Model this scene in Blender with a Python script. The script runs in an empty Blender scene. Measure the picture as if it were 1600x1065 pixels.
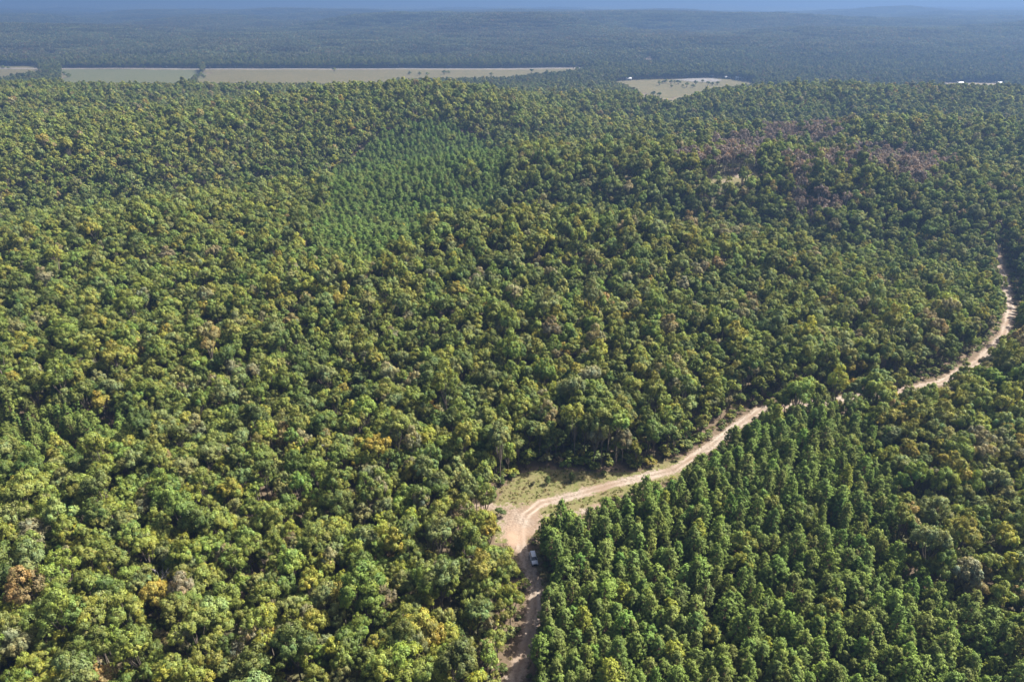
import bpy, bmesh, math, random
import numpy as np
from mathutils import Vector, Matrix

SC = bpy.context.scene
COL = SC.collection

# ------------------------------------------------------------------ camera, sky, sun, exposure
CAM_Z, PITCH = 130.0, 26.48
cam_data = bpy.data.cameras.new('camera'); cam = bpy.data.objects.new('camera', cam_data); COL.objects.link(cam)
cam.location = (0, 0, CAM_Z); cam.rotation_euler = (math.radians(90 - PITCH), 0, 0)
cam_data.sensor_width = 36.0; cam_data.lens = 24.0; cam_data.clip_start = 1.0; cam_data.clip_end = 200000.0
SC.camera = cam

SUN_AZ, SUN_EL = 66.0, 49.0                 # compass from +Y towards +X, and height above the horizon
world = bpy.data.worlds.new('World'); SC.world = world; world.use_nodes = True
wn = world.node_tree
sky_tex = wn.nodes.new('ShaderNodeTexSky'); sky_tex.sky_type = 'NISHITA'; sky_tex.sun_disc = False
sky_tex.sun_elevation = math.radians(SUN_EL); sky_tex.sun_rotation = math.radians(SUN_AZ)
sky_tex.altitude = 300.0; sky_tex.air_density = 1.0; sky_tex.dust_density = 7.0; sky_tex.ozone_density = 1.0
wn.links.new(sky_tex.outputs[0], wn.nodes['Background'].inputs[0])
wn.nodes['Background'].inputs[1].default_value = 0.075

sun_data = bpy.data.lights.new('sun', 'SUN'); sun = bpy.data.objects.new('sun', sun_data); COL.objects.link(sun)
sun_data.energy = 5.0; sun_data.angle = math.radians(0.53); sun_data.color = (1.0, 0.95, 0.86)
_a, _e = math.radians(SUN_AZ), math.radians(SUN_EL)
_d = Vector((math.sin(_a) * math.cos(_e), math.cos(_a) * math.cos(_e), math.sin(_e)))
sun.rotation_euler = _d.to_track_quat('Z', 'Y').to_euler(); sun.location = _d * 300

SC.view_settings.view_transform = 'Standard'; SC.view_settings.look = 'None'
SC.view_settings.gamma = 1.0; SC.view_settings.use_curve_mapping = False
SC.view_settings.exposure = 1.95
SC.render.engine = 'CYCLES'
SC.cycles.max_bounces = 4; SC.cycles.diffuse_bounces = 2; SC.cycles.glossy_bounces = 2
SC.cycles.transmission_bounces = 3; SC.cycles.volume_bounces = 0; SC.cycles.use_denoising = True

# ------------------------------------------------------------------ lie of the land
def _hash(ix, iy, seed):
    n = (ix.astype(np.int64) * 374761393 + iy.astype(np.int64) * 668265263 + seed * 1274126177) & 0x7fffffff
    n = ((n ^ (n >> 13)) * 1274126177) & 0x7fffffff
    return ((n ^ (n >> 16)) & 0xffffff) / float(0xffffff)
def vnoise(x, y, seed=0):
    x = np.asarray(x, float); y = np.asarray(y, float)
    ix = np.floor(x); iy = np.floor(y); fx = x - ix; fy = y - iy
    fx = fx * fx * fx * (fx * (fx * 6 - 15) + 10); fy = fy * fy * fy * (fy * (fy * 6 - 15) + 10)
    a = _hash(ix, iy, seed); b = _hash(ix + 1, iy, seed); c = _hash(ix, iy + 1, seed); d = _hash(ix + 1, iy + 1, seed)
    return ((a + (b - a) * fx) * (1 - fy) + (c + (d - c) * fx) * fy) * 2 - 1
def sstep(a, b, v):
    t = np.clip((v - a) / (b - a), 0, 1); return t * t * (3 - 2 * t)
# hills and hollows of the near upland: x, y, half-length, half-width, turn (deg), rise
BUMPS = [(20, 350, 80, 32, 8, 14), (95, 400, 120, 24, -6, -13), (150, 480, 170, 50, -10, 19), (-85, 770, 110, 95, 0, 27),
         (-60, 1000, 280, 60, 10, -14), (-330, 640, 150, 80, 25, 17), (-210, 520, 200, 38, 30, -13), (360, 610, 150, 60, -15, 17),
         (300, 730, 240, 42, -12, -14), (520, 880, 200, 80, 10, 15), (-520, 960, 220, 90, 15, 12), (-75, 205, 60, 18, 20, -4),
         (150, 960, 180, 60, 0, 9), (-40, 268, 80, 22, -15, 6), (-190, 400, 90, 40, 35, 9), (-560, 800, 160, 60, 20, 12), (250, 330, 60, 30, -30, -6)]
def height(x, y):
    x = np.asarray(x, float); y = np.asarray(y, float)
    v = y + 0.31 * np.logaddexp(0, (x - 150) / 60.0) * 60.0
    r = np.hypot(x, y)
    near = 2.2 * vnoise(x / 130, y / 130, 3) + 0.8 * vnoise(x / 47, y / 47, 5) + sstep(300, 700, r) * 5 * vnoise(x / 210, y / 210, 11)
    for bx, by, a, b, t, h in BUMPS:
        c, s = np.cos(np.radians(t)), np.sin(np.radians(t))
        u = (x - bx) * c + (y - by) * s; w = -(x - bx) * s + (y - by) * c
        near = near + h * (1.35 if by > 300 else 1.0) * np.exp(-0.5 * ((u / a) ** 2 + (w / b) ** 2))
    flat = sstep(1150, 1450, v) * (1 - sstep(1870, 2150, v))
    far = sstep(1880, 2900, v)
    z = near * (1 - sstep(1100, 1420, v)) - 25 * sstep(950, 1420, v)
    big = 31 * vnoise(x / 560, y / 430, 21) + 25 * vnoise(x / 1100, y / 900, 23) + 27 * vnoise(x / 3000, y / 1900, 29)
    z = z + far * (46 + big) + flat * 0.6 * vnoise(x / 90, y / 90, 31)
    return z

# ------------------------------------------------------------------ plan of the place, in metres (x east, y north)
TRACK = [(-2.2, 80.0), (-0.7, 92.3), (0.8, 98.6), (3.8, 108.3), (5.5, 117.4), (5.4, 124.5), (4.0, 132.6), (2.1, 139.6), (2.1, 145.0), (4.0, 150.6),
         (8.3, 155.6), (18.8, 159.0), (30.6, 163.7), (49.1, 169.8), (62.8, 181.0), (75.5, 193.1), (87.5, 203.4), (114.2, 208.6), (139.9, 214.4), (160.4, 221.6), (186.3, 240.0), (213.9, 266.8), (248.3, 311.4), (269.0, 347.1), (281.3, 374.4), (286.5, 387.2)]
# half-width of track that lies open to the air above, per point
T_OPEN = [1.6, 1.6, 1.5, 1.0, 0.6, 0.8, 1.2, 2.0, 2.0, 2.2, 2.2, 2.2, 1.9, 1.3, 1.1, 1.0, .9, .5, .8, 1.6, 1.9, 2.0, 1.8, 1.2, .3, 0]
SPUR_W = [(3.2, 147.9), (-3.7, 153.3), (-11.9, 153.8), (-17.7, 154.9), (-30, 152)]
SPUR_E = [(3.5, 148.9), (9.6, 149.2), (17.9, 150.6), (24.8, 154.2)]
CLEAR = [(-4.3, 139.5), (-6.4, 151.9), (1.6, 168.8), (9.9, 171.4), (25.5, 169.6), (39.3, 169.6), (54.7, 177.3), (57.0, 174.0), (50.5, 166.9),
         (39.9, 161.9), (26.9, 156.5), (19.0, 150.6), (12.5, 148.8), (7.1, 146.3), (5.1, 139.5)]
CLEAR_T = [(-4.3, 139.5), (-7, 151.9), (0, 170.5), (9.9, 173.2), (25.5, 171.4), (39.3, 171.3), (54.7, 179), (58.0, 174.0), (50.5, 166.9), (39.9, 161.9), (26.9, 156.5), (19.0, 150.6), (12.5, 148.8), (7.1, 146.3), (5.1, 139.5)]
MOUND = [(-2.6, 145.3), (0.9, 147.6), (3.8, 139.5), (2.0, 136.8), (-0.9, 140.9)]
PINE_A = [(5.1, 60), (5.7, 109.0), (5.3, 123.0), (5.4, 139.4), (11.7, 137.6), (21.3, 142.1), (28.4, 150.1), (45.9, 158.0), (57.4, 167.2),
          (82.0, 189.7), (104.3, 193.1), (111.4, 185.2), (116.2, 174.2), (107.5, 152.9), (96.9, 135.0), (95.6, 120.0), (108.1, 108.7), (103.3, 60)]
PINE_B = [(-108.1, 326.3), (-121.7, 452.2), (-154.9, 572.6), (-123.4, 646.7), (-96.3, 666.4), (-60.5, 669.4), (-11.7, 641.2), (-1.4, 497.5), (-4.2, 445.9), (-28.8, 426.7), (-51.0, 324.8), (-72.9, 305.4)]
PINE_C = [(-191.0, 194.6), (-151.4, 196.2), (-125.1, 194.6), (-122.0, 179.9), (-137.6, 168.8), (-161.9, 155.2)]
BURN = [[(121.4, 467.6), (168.6, 594.0), (213.3, 635.1), (320.6, 770.1), (268.8, 589.5), (234.4, 567.1), (165.4, 470.4), (136.8, 459.8)],
        [(174.3, 435.4), (189.7, 452.9), (266.8, 558.6), (322.4, 569.3), (335.4, 508.8), (281.2, 432.9), (244.8, 433.6), (222.4, 450.1), (192.0, 433.4)]]
CLEAR_B = [(122.8, 452.5), (131.9, 461.3), (148.8, 468.5), (170.8, 472.1), (166.1, 459.1), (144.6, 451.7)]
CLEAR_C = [(188.1, 1139.6), (203.4, 1170.7), (219.6, 1173.9), (212.4, 1144.4)]
FIELD_L = [(-1138, 1850), (-780, 1836), (-735, 1710), (-714, 1626), (-690, 1540), (-690, 1480), (-930, 1500), (-985, 1590)]
FIELD_M = [(-767, 1836), (-320, 1834), (81, 1853), (237, 1874), (157, 1804), (60, 1724), (-14, 1629), (-141, 1613), (-260, 1574), (-260, 1500),
           (-435, 1480), (-640, 1480), (-668, 1540)]
FIELD_W = [(-1500, 1940), (-1257, 1925), (-1208, 1876), (-1157, 1787), (-1154, 1686), (-1120, 1560), (-1420, 1560)]
FIELD_R = [(211, 1549), (279, 1592), (353, 1612), (443, 1630), (488, 1590), (512, 1509), (447, 1447), (383, 1398), (310, 1280), (268, 1215),
           (246, 1275), (239, 1388), (230, 1489)]
GRAVEL = [(351, 1598), (405, 1620), (446, 1616), (455, 1572), (426, 1535), (383, 1553)]
FIELD_E = [(841, 1535), (898, 1530), (1025, 1518), (1004, 1473), (955, 1450), (890, 1480)]
SCARS = [[(299.9, 1966.5), (358.1, 2062.2), (394.5, 2065.8), (394.8, 1952.8), (374.2, 1905.6)],
         [(1262.8, 2123.6), (1328.9, 2168.0), (1357.0, 2133.9), (1325.2, 2078.0), (1261.3, 2082.3)],
         [(-1375.9, 2160.0), (-1372.0, 2185.2), (-1307.4, 2128.3), (-1299.8, 2077.4)]]
HIGHWAY = [(-2000, 1880), (-1394, 1862), (-1195, 1858), (-1024, 1868), (-800, 1846), (-611, 1848), (-385, 1846), (-176, 1850), (0, 1850), (163, 1874),
           (264, 1895), (420, 1880)]

def inside(poly, x, y):
    x = np.asarray(x, float); y = np.asarray(y, float); r = np.zeros(x.shape, bool); n = len(poly); j = n - 1
    for i in range(n):
        xi, yi = poly[i]; xj, yj = poly[j]
        if yi != yj:
            r ^= ((yi > y) != (yj > y)) & (x < (xj - xi) * (y - yi) / (yj - yi) + xi)
        j = i
    return r
def dist_line(line, x, y, vals=None):
    """distance to a polyline; with vals also the interpolated value at the closest point, and the side (+ is to its right)"""
    x = np.asarray(x, float); y = np.asarray(y, float)
    best = np.full(x.shape, 1e9); val = np.zeros(x.shape); side = np.zeros(x.shape)
    for i in range(len(line) - 1):
        (ax, ay), (bx, by) = line[i], line[i + 1]; dx, dy = bx - ax, by - ay; L2 = dx * dx + dy * dy
        t = np.clip(((x - ax) * dx + (y - ay) * dy) / L2, 0, 1)
        d = np.hypot(x - ax - t * dx, y - ay - t * dy); m = d < best
        best = np.where(m, d, best)
        if vals is not None: val = np.where(m, vals[i] + (vals[i + 1] - vals[i]) * t, val)
        side = np.where(m, np.sign((x - ax) * dy - (y - ay) * dx), side)
    return best, val, side

# ------------------------------------------------------------------ helpers
def tag(o, label=None, cat=None, group=None, kind=None):
    if label: o['label'] = label
    if cat: o['category'] = cat
    if group: o['group'] = group
    if kind: o['kind'] = kind
    return o
def link(name, mesh, parent=None, mats=()):
    o = bpy.data.objects.new(name, mesh); COL.objects.link(o); o.parent = parent
    for m in mats:
        if m.name not in [k.name for k in mesh.materials if k]: mesh.materials.append(m)
    return o
def empty(name, loc, rz=0.0):
    o = bpy.data.objects.new(name, None); COL.objects.link(o); o.location = loc; o.rotation_euler = (0, 0, rz); o.empty_display_size = 0.5
    return o
def np_mesh(name, verts, faces, mat_idx=None, colors=None, smooth=False, attrs=None, normals=None):
    """verts (n,3); faces (m,4) or (m,3); colors (n,3) kept as point attribute 'lv'"""
    me = bpy.data.meshes.new(name); verts = np.asarray(verts, np.float32); faces = np.asarray(faces, np.int32); m, k = faces.shape
    me.vertices.add(len(verts)); me.vertices.foreach_set('co', verts.ravel())
    me.loops.add(m * k); me.loops.foreach_set('vertex_index', faces.ravel())
    me.polygons.add(m); me.polygons.foreach_set('loop_start', np.arange(0, m * k, k, dtype=np.int32))
    if mat_idx is not None: me.polygons.foreach_set('material_index', np.asarray(mat_idx, np.int32))
    me.polygons.foreach_set('use_smooth', np.full(m, smooth))
    if colors is not None:
        a = me.attributes.new('lv', 'FLOAT_COLOR', 'POINT'); c = np.ones((len(verts), 4), np.float32); c[:, :3] = colors
        a.data.foreach_set('color', c.ravel())
    for k2, v in (attrs or {}).items():
        a = me.attributes.new(k2, 'FLOAT', 'POINT'); a.data.foreach_set('value', np.asarray(v, np.float32))
    me.update(calc_edges=True); me.validate()
    if normals is not None:                      # leaves shade with the clump they belong to
        me.polygons.foreach_set('use_smooth', np.full(m, True)); me.normals_split_custom_set_from_vertices(np.asarray(normals, np.float32).tolist())
    return me

class Nt:
    """short-hand for material nodes"""
    def __init__(s, name, disp=False):
        s.m = bpy.data.materials.new(name); s.m.use_nodes = True; s.t = s.m.node_tree; s.t.nodes.clear()
        s.out = s.n('ShaderNodeOutputMaterial')
    def n(s, typ, **kw):
        x = s.t.nodes.new(typ)
        for k, v in kw.items():
            if k.startswith('i_'):
                key = k[2:]; key = int(key) if key.isdigit() else key.replace('_', ' ')
                if hasattr(v, 'is_linked') or isinstance(v, bpy.types.NodeSocket): s.t.links.new(v, x.inputs[key])
                else: x.inputs[key].default_value = v
            else: setattr(x, k, v)
        return x
    def l(s, a, b): s.t.links.new(a, b)
    def noise(s, scale, detail=4, vec=None, rough=0.55):
        x = s.n('ShaderNodeTexNoise'); x.inputs['Scale'].default_value = scale; x.inputs['Detail'].default_value = detail; x.inputs['Roughness'].default_value = rough
        if vec is not None: s.l(vec, x.inputs['Vector'])
        return x.outputs['Fac']
    def pos(s): return s.n('ShaderNodeNewGeometry').outputs['Position']
    def attr(s, name, typ='GEOMETRY'): return s.n('ShaderNodeAttribute', attribute_name=name, attribute_type=typ)
    def math(s, op, a, b=0.0, clamp=False):
        x = s.n('ShaderNodeMath', operation=op, use_clamp=clamp)
        for i, v in enumerate((a, b)):
            if isinstance(v, bpy.types.NodeSocket): s.l(v, x.inputs[i])
            else: x.inputs[i].default_value = v
        return x.outputs[0]
    def ramp(s, fac, a, b):
        x = s.n('ShaderNodeMapRange'); s.l(fac, x.inputs[0]); x.inputs[1].default_value = a; x.inputs[2].default_value = b; x.clamp = True
        return x.outputs[0]
    def mix(s, fac, a, b, mode='MIX'):
        x = s.n('ShaderNodeMix', data_type='RGBA', blend_type=mode); x.clamp_result = False
        for i, v in ((0, fac), (6, a), (7, b)):
            if isinstance(v, bpy.types.NodeSocket): s.l(v, x.inputs[i])
            else: x.inputs[i].default_value = v if i == 0 else (*v, 1.0)
        return x.outputs[2]
    def finish(s, color, rough=0.9, bump=None, bstr=0.4, bdist=0.1, spec=0.2, metal=0.0):
        b = s.n('ShaderNodeBsdfPrincipled'); b.inputs['Roughness'].default_value = rough; b.inputs['Specular IOR Level'].default_value = spec; b.inputs['Metallic'].default_value = metal
        if isinstance(color, bpy.types.NodeSocket): s.l(color, b.inputs['Base Color'])
        else: b.inputs['Base Color'].default_value = (*color, 1)
        if bump is not None:
            k = s.n('ShaderNodeBump'); k.inputs['Strength'].default_value = bstr; k.inputs['Distance'].default_value = bdist; s.l(bump, k.inputs['Height']); s.l(k.outputs[0], b.inputs['Normal'])
        s.l(b.outputs[0], s.out.inputs['Surface']); return s.m

def plain(name, color, rough=0.6, spec=0.3, metal=0.0, grain=0.12, scale=3.0):
    t = Nt(name); f = t.noise(scale, 3, t.n('ShaderNodeTexCoord').outputs['Object'])
    a = tuple(c * (1 - grain) for c in color); b = tuple(min(1, c * (1 + grain)) for c in color)
    return t.finish(t.mix(f, a, b), rough, spec=spec, metal=metal)

# ------------------------------------------------------------------ materials
LITTER_A, LITTER_B = (0.055, 0.04, 0.026), (0.11, 0.082, 0.055)
def ground_mat():
    t = Nt('forest_floor'); p = t.pos()
    lit = t.mix(t.noise(0.6, 6, p, .65), LITTER_A, LITTER_B)
    gr = t.mix(t.noise(0.9, 5, p, .6), (0.045, 0.055, 0.02), (0.085, 0.09, 0.035))
    near = t.mix(t.ramp(t.noise(0.06, 3, p), .45, .62), lit, gr)
    n1 = t.noise(0.004, 4, p); n2 = t.noise(0.025, 4, p, .7)
    wood = t.mix(n2, (0.030, 0.046, 0.018), (0.085, 0.095, 0.035)); wood = t.mix(t.ramp(n1, .5, .7), wood, (0.085, 0.07, 0.04))
    far = t.attr('far').outputs['Fac']
    return t.finish(t.mix(far, near, wood), .95, bump=t.noise(1.4, 5, p), bstr=.5, bdist=.25, spec=.1)
def track_mat():
    """bare earth, wheel ruts, dry grass and leaf litter; the attributes say how trodden each spot is"""
    t = Nt('track_earth'); p = t.pos()
    e = t.attr('earth').outputs['Fac']; g = t.attr('grass').outputs['Fac']; r = t.attr('rut').outputs['Fac']; m = t.attr('mound').outputs['Fac']
    n1 = t.noise(0.35, 6, p, .65); n2 = t.noise(1.7, 5, p, .7); n3 = t.noise(0.09, 3, p)
    soil = t.mix(t.ramp(n2, .36, .64), (0.080, 0.060, 0.045), (0.21, 0.174, 0.142)); soil = t.mix(t.ramp(n3, .4, .65), soil, t.mix(n1, (0.085, 0.058, 0.04), (0.17, 0.122, 0.088)))
    soil = t.mix(r, soil, t.mix(n2, (0.20, 0.166, 0.134), (0.28, 0.24, 0.20)))
    soil = t.mix(m, soil, t.mix(n1, (0.17, 0.115, 0.08), (0.23, 0.165, 0.12)))
    lit = t.mix(n2, LITTER_A, LITTER_B)
    gras = t.mix(t.ramp(n1, .38, .62), (0.060, 0.070, 0.019), (0.098, 0.092, 0.036)); gras = t.mix(t.ramp(n2, .48, .62), gras, (0.118, 0.098, 0.055)); gras = t.mix(t.math('MULTIPLY', t.ramp(t.noise(0.18, 3, p), .45, .6), .7), gras, (0.10, 0.085, 0.042))
    gm = t.ramp(t.math('ADD', g, t.math('MULTIPLY', t.math('SUBTRACT', n1, .5), 1.5)), .35, .6)
    em = t.ramp(t.math('ADD', e, t.math('MULTIPLY', t.math('SUBTRACT', t.math('ADD', t.math('MULTIPLY', n1, .6), t.math('MULTIPLY', n2, .4)), .5), 2.6)), .36, .56)
    c = t.mix(gm, lit, gras); c = t.mix(em, c, soil)
    return t.finish(c, .95, bump=t.math('ADD', n1, t.math('MULTIPLY', n2, .4)), bstr=.6, bdist=.3, spec=.1)
def field_mat(name, a, b, c):
    t = Nt(name); p = t.pos(); s = t.n('ShaderNodeMapping'); s.inputs['Scale'].default_value = (.012, .04, 1); s.inputs['Rotation'].default_value = (0, 0, .08); t.l(p, s.inputs[0])
    n1 = t.noise(1.0, 5, s.outputs[0], .6); n2 = t.noise(.12, 5, p, .65)
    return t.finish(t.mix(t.ramp(n2, .38, .62), t.mix(t.ramp(n1, .42, .58), a, b), c), .95, bump=n2, bstr=.3, bdist=.3, spec=.1)
def leaf_mat(name, trans=.32, gloss=.012, yellow=1.25):
    t = Nt(name); tint = t.attr('tint', 'INSTANCER').outputs['Color']; lv = t.attr('lv').outputs['Color']
    c = t.mix(1.0, tint, lv, 'MULTIPLY')
    d = t.n('ShaderNodeBsdfDiffuse'); t.l(c, d.inputs[0])
    tr = t.n('ShaderNodeBsdfTranslucent'); t.l(t.mix(1.0, c, (yellow, 1.15, .6), 'MULTIPLY'), tr.inputs[0])
    g = t.n('ShaderNodeBsdfGlossy'); g.inputs['Roughness'].default_value = .55; g.inputs[0].default_value = (.9, .95, .9, 1)
    m1 = t.n('ShaderNodeMixShader'); m1.inputs[0].default_value = trans; t.l(d.outputs[0], m1.inputs[1]); t.l(tr.outputs[0], m1.inputs[2])
    m2 = t.n('ShaderNodeMixShader'); m2.inputs[0].default_value = gloss; t.l(m1.outputs[0], m2.inputs[1]); t.l(g.outputs[0], m2.inputs[2])
    t.l(m2.outputs[0], t.out.inputs['Surface']); return t.m
def bark_mat(name, a, b):
    t = Nt(name); return t.finish(t.mix(t.noise(4, 5, t.n('ShaderNodeTexCoord').outputs['Object'], .7), a, b), .95, spec=.1)

M_GROUND, M_TRACK = ground_mat(), track_mat()
M_LEAF, M_NEEDLE = leaf_mat('broad_leaves'), leaf_mat('pine_needles', .16, .008, 1.0)
M_BARK, M_PBARK, M_DEAD = bark_mat('oak_bark', (.06, .048, .038), (.15, .125, .1)), bark_mat('pine_bark', (.09, .055, .035), (.2, .13, .09)), bark_mat('weathered_wood', (.17, .15, .14), (.34, .31, .29))
M_GREENF = field_mat('green_pasture', (.043, .052, .021), (.052, .058, .025), (.060, .058, .030))
M_TANF = field_mat('dry_pasture', (.068, .056, .025), (.086, .068, .034), (.052, .050, .020))
M_PALEF = field_mat('pale_verge', (.13, .105, .08), (.165, .135, .105), (.09, .078, .048))
M_GRAVEL = field_mat('pale_gravel', (.11, .103, .10), (.15, .142, .138), (.08, .074, .064))
M_SCAR = field_mat('cut_bank', (.066, .048, .032), (.085, .056, .04), (.045, .044, .024))

# ------------------------------------------------------------------ ground, one sheet to the horizon
def build_ground():
    na, nr = 520, 720
    ang = np.linspace(math.radians(-52), math.radians(52), na); rad = np.concatenate([[1.0, 20.0], np.geomspace(40, 45000, nr - 2)])
    A, R = np.meshgrid(ang, rad); X = np.sin(A) * R; Y = np.cos(A) * R - 10.0
    Z = height(X, Y); far = sstep(8200, 9500, np.hypot(X, Y))
    V = np.stack([X, Y, Z], -1).reshape(-1, 3)
    i = np.arange(nr - 1)[:, None] * na + np.arange(na - 1)[None, :]
    F = np.stack([i, i + 1, i + na + 1, i + na], -1).reshape(-1, 4)
    me = np_mesh('ground', V, F[:, ::-1], smooth=True, attrs={'far': far.ravel()})
    tag(link('ground', me, mats=[M_GROUND]), 'rolling wooded ground with brown leaf litter', kind='structure')
build_ground()

def sheet(name, keep, box, cell, lift, mat, attrs=None, label=None):
    """a patch of surface laid on the land: the grid cells for which keep(x, y) holds"""
    x0, x1, y0, y1 = box; nx = int((x1 - x0) / cell) + 1; ny = int((y1 - y0) / cell) + 1
    X, Y = np.meshgrid(x0 + np.arange(nx) * cell, y0 + np.arange(ny) * cell)
    k = keep(X[:-1, :-1] + cell / 2, Y[:-1, :-1] + cell / 2)
    i = (np.arange(ny - 1)[:, None] * nx + np.arange(nx - 1)[None, :])[k]
    F = np.stack([i, i + 1, i + nx + 1, i + nx], -1); used, inv = np.unique(F, return_inverse=True); F = inv.reshape(-1, 4)
    xs, ys = X.ravel()[used], Y.ravel()[used]; V = np.stack([xs, ys, height(xs, ys) + lift], -1)
    me = np_mesh(name, V, F, smooth=True, attrs={n: f(xs, ys) for n, f in (attrs or {}).items()})
    return tag(link(name, me, mats=[mat]), label, kind='structure')
def bbox(p, m=8): q = np.array(p); return q[:, 0].min() - m, q[:, 0].max() + m, q[:, 1].min() - m, q[:, 1].max() + m

def trk(x, y):
    d = dist_line(TRACK, x, y)[0]; d2 = np.minimum(dist_line(SPUR_W, x, y)[0], dist_line(SPUR_E, x, y)[0] + .6)
    return d, d2
def f_earth(x, y):
    d, d2 = trk(x, y); j = np.exp(-((np.hypot(x - 2.5, (y - 147) * .8) / 6.5) ** 2))
    return np.clip(np.maximum.reduce([1.08 - d / 2.9, .92 - d2 / 3.2, j * 1.2, 1.3 * f_mound(x, y)]), 0, 1.5)
def f_rut(x, y):
    d = trk(x, y)[0]; return np.exp(-((d - .9) / .38) ** 2) * (.6 + .4 * vnoise(x / 7, y / 7, 71))
def f_grass(x, y): return np.where(inside(CLEAR, x, y), 1.0, 0.25 + .3 * vnoise(x / 9, y / 9, 77))
def f_mound(x, y): return np.clip(1.25 - np.hypot((x - .6) / 3.2, (y - 141.8) / 4.6) + .35 * vnoise(x / 1.7, y / 1.7, 79), 0, 1)
T_ATTR = {'earth': f_earth, 'rut': f_rut, 'grass': f_grass, 'mound': f_mound}
near_track = lambda x, y: np.minimum(*trk(x, y)) < 3.4
TB = (-36, 340, 60, 480)
sheet('dirt_track', near_track, TB, .8, .06, M_TRACK, T_ATTR, 'rutted pale dirt track winding through the woods')
sheet('clearing', lambda x, y: ~near_track(x, y) & ((np.minimum(*trk(x, y)) < 9) | inside([(-12, 132), (-12, 172), (30, 176), (62, 182), (62, 160), (26, 138)], x, y)), TB, .8, .06, M_TRACK, T_ATTR,
      'grassy clearing with bare patches where the tracks meet')
flat = {'earth': lambda x, y: .2 + .4 * vnoise(x / 9, y / 5, 5), 'rut': lambda x, y: 0 * x, 'grass': lambda x, y: .9 + 0 * x, 'mound': lambda x, y: 0 * x}
sheet('glade', lambda x, y: inside(CLEAR_B, x, y), bbox(CLEAR_B), 2, .1, M_TRACK, flat, 'pale bare strip among dull trees on the hillside')
sheet('farmyard', lambda x, y: inside(CLEAR_C, x, y), bbox(CLEAR_C), 3, .15, M_SCAR, None, 'bare tan yard beside a lone roof in the woods')
hw = lambda x, y: dist_line(HIGHWAY, x, y)[0]
wig = lambda x, y, s: s * vnoise(x / 60, y / 60, 55)
for nm, poly, mt, lb in (('pasture', FIELD_L, M_GREENF, 'long green pasture on the valley floor'), ('hayfield', FIELD_M, M_TANF, 'long tan hayfield on the valley floor'),
                         ('meadow', FIELD_W, M_TANF, 'tan meadow at the far western end of the valley'), ('tree_dotted_field', FIELD_R, M_TANF, 'tan field dotted with trees below the wooded hill'),
                         ('river_flat', FIELD_E, M_PALEF, 'thin pale flat along the foot of the eastern hills')):
    sheet(nm + '_field' if not nm.endswith('field') else nm, lambda x, y, p=poly: inside(p, x + wig(x, y, 20), y + wig(y, x, 16)) & (hw(x, y) > 18), bbox(poly), 6, .3, mt, None, lb)
sheet('gravel_lot', lambda x, y: inside(GRAVEL, x, y), bbox(GRAVEL), 4, .6, M_GRAVEL, None, 'pale grey gravel lot at the back of the field')
sheet('roadside_verge', lambda x, y: (hw(x, y) <= 20) & (x < 330), bbox(HIGHWAY, 30), 6, .35, M_PALEF, None, 'pale dry grass verge along the valley highway')
def strip(name, line, w, lift, mat, label):
    P = []; q = np.array(line)
    for i in range(len(q) - 1):
        n = max(2, int(np.hypot(*(q[i + 1] - q[i])) / 12)); P += [q[i] + (q[i + 1] - q[i]) * k / n for k in range(n)]
    P.append(q[-1]); P = np.array(P); T = np.gradient(P, axis=0); T /= np.linalg.norm(T, axis=1)[:, None]; N = np.stack([T[:, 1], -T[:, 0]], 1)
    a, b = P - N * w / 2, P + N * w / 2; V = np.empty((2 * len(P), 3)); V[0::2, :2] = a; V[1::2, :2] = b; V[:, 2] = np.repeat(height(P[:, 0], P[:, 1]), 2) + lift
    i = np.arange(len(P) - 1) * 2; F = np.stack([i, i + 1, i + 3, i + 2], -1)
    return tag(link(name, np_mesh(name, V, F), mats=[mat]), label, kind='structure')
M_ASPH = plain('old_asphalt', (.17, .165, .16), .85, .2, grain=.15, scale=.3)
strip('highway_road', HIGHWAY, 9.0, .9, M_ASPH, 'straight two lane highway along the valley floor')
for k, p in enumerate(SCARS):
    sheet('bare_slope', lambda x, y, p=p: inside(p, x + wig(x, y, 7), y + wig(y, x, 7)), bbox(p, 12), 5, 1.0, M_SCAR, None,
          ('brown cut slope at the end of the highway', 'reddish clearing high on the eastern hill', 'tan clearing on the western hillside')[k])

# ------------------------------------------------------------------ tree shapes
def unit(v): return v / np.maximum(np.linalg.norm(v, axis=-1, keepdims=True), 1e-9)
def leaf_quads(P, Nn, size, rng, aspect=.72):
    """one diamond-shaped leaf spray for each point"""
    n = len(P); r = unit(rng.normal(size=(n, 3))); t = unit(np.cross(Nn, r)); b = np.cross(Nn, t); s = (size * rng.uniform(.75, 1.3, n))[:, None]
    fold = Nn * s * .12
    V = np.stack([P - t * s * .55, P - b * s * .5 * aspect + fold, P + t * s * .55, P + b * s * .5 * aspect + fold], 1).reshape(-1, 3)
    return V, np.arange(n * 4).reshape(n, 4)
def tubes(paths, sides=5):
    """tapered tubes along paths of (point, radius)"""
    V, F, o = [], [], 0
    for path in paths:
        pts = np.array([p for p, _ in path], float); rad = [r for _, r in path]; T = unit(np.gradient(pts, axis=0))
        ref = np.array([.31, .87, .2]); 
        for p, t, r in zip(pts, T, rad):
            u = unit(np.cross(t, ref)); w = np.cross(t, u)
            V += [p + r * (u * math.cos(a) + w * math.sin(a)) for a in np.linspace(0, 2 * math.pi, sides, endpoint=False)]
        for k in range(len(path) - 1):
            for s in range(sides):
                a = o + k * sides + s; b = o + k * sides + (s + 1) % sides; F.append((a, b, b + sides, a + sides))
        o += len(path) * sides
    return np.array(V), np.array(F)
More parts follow.
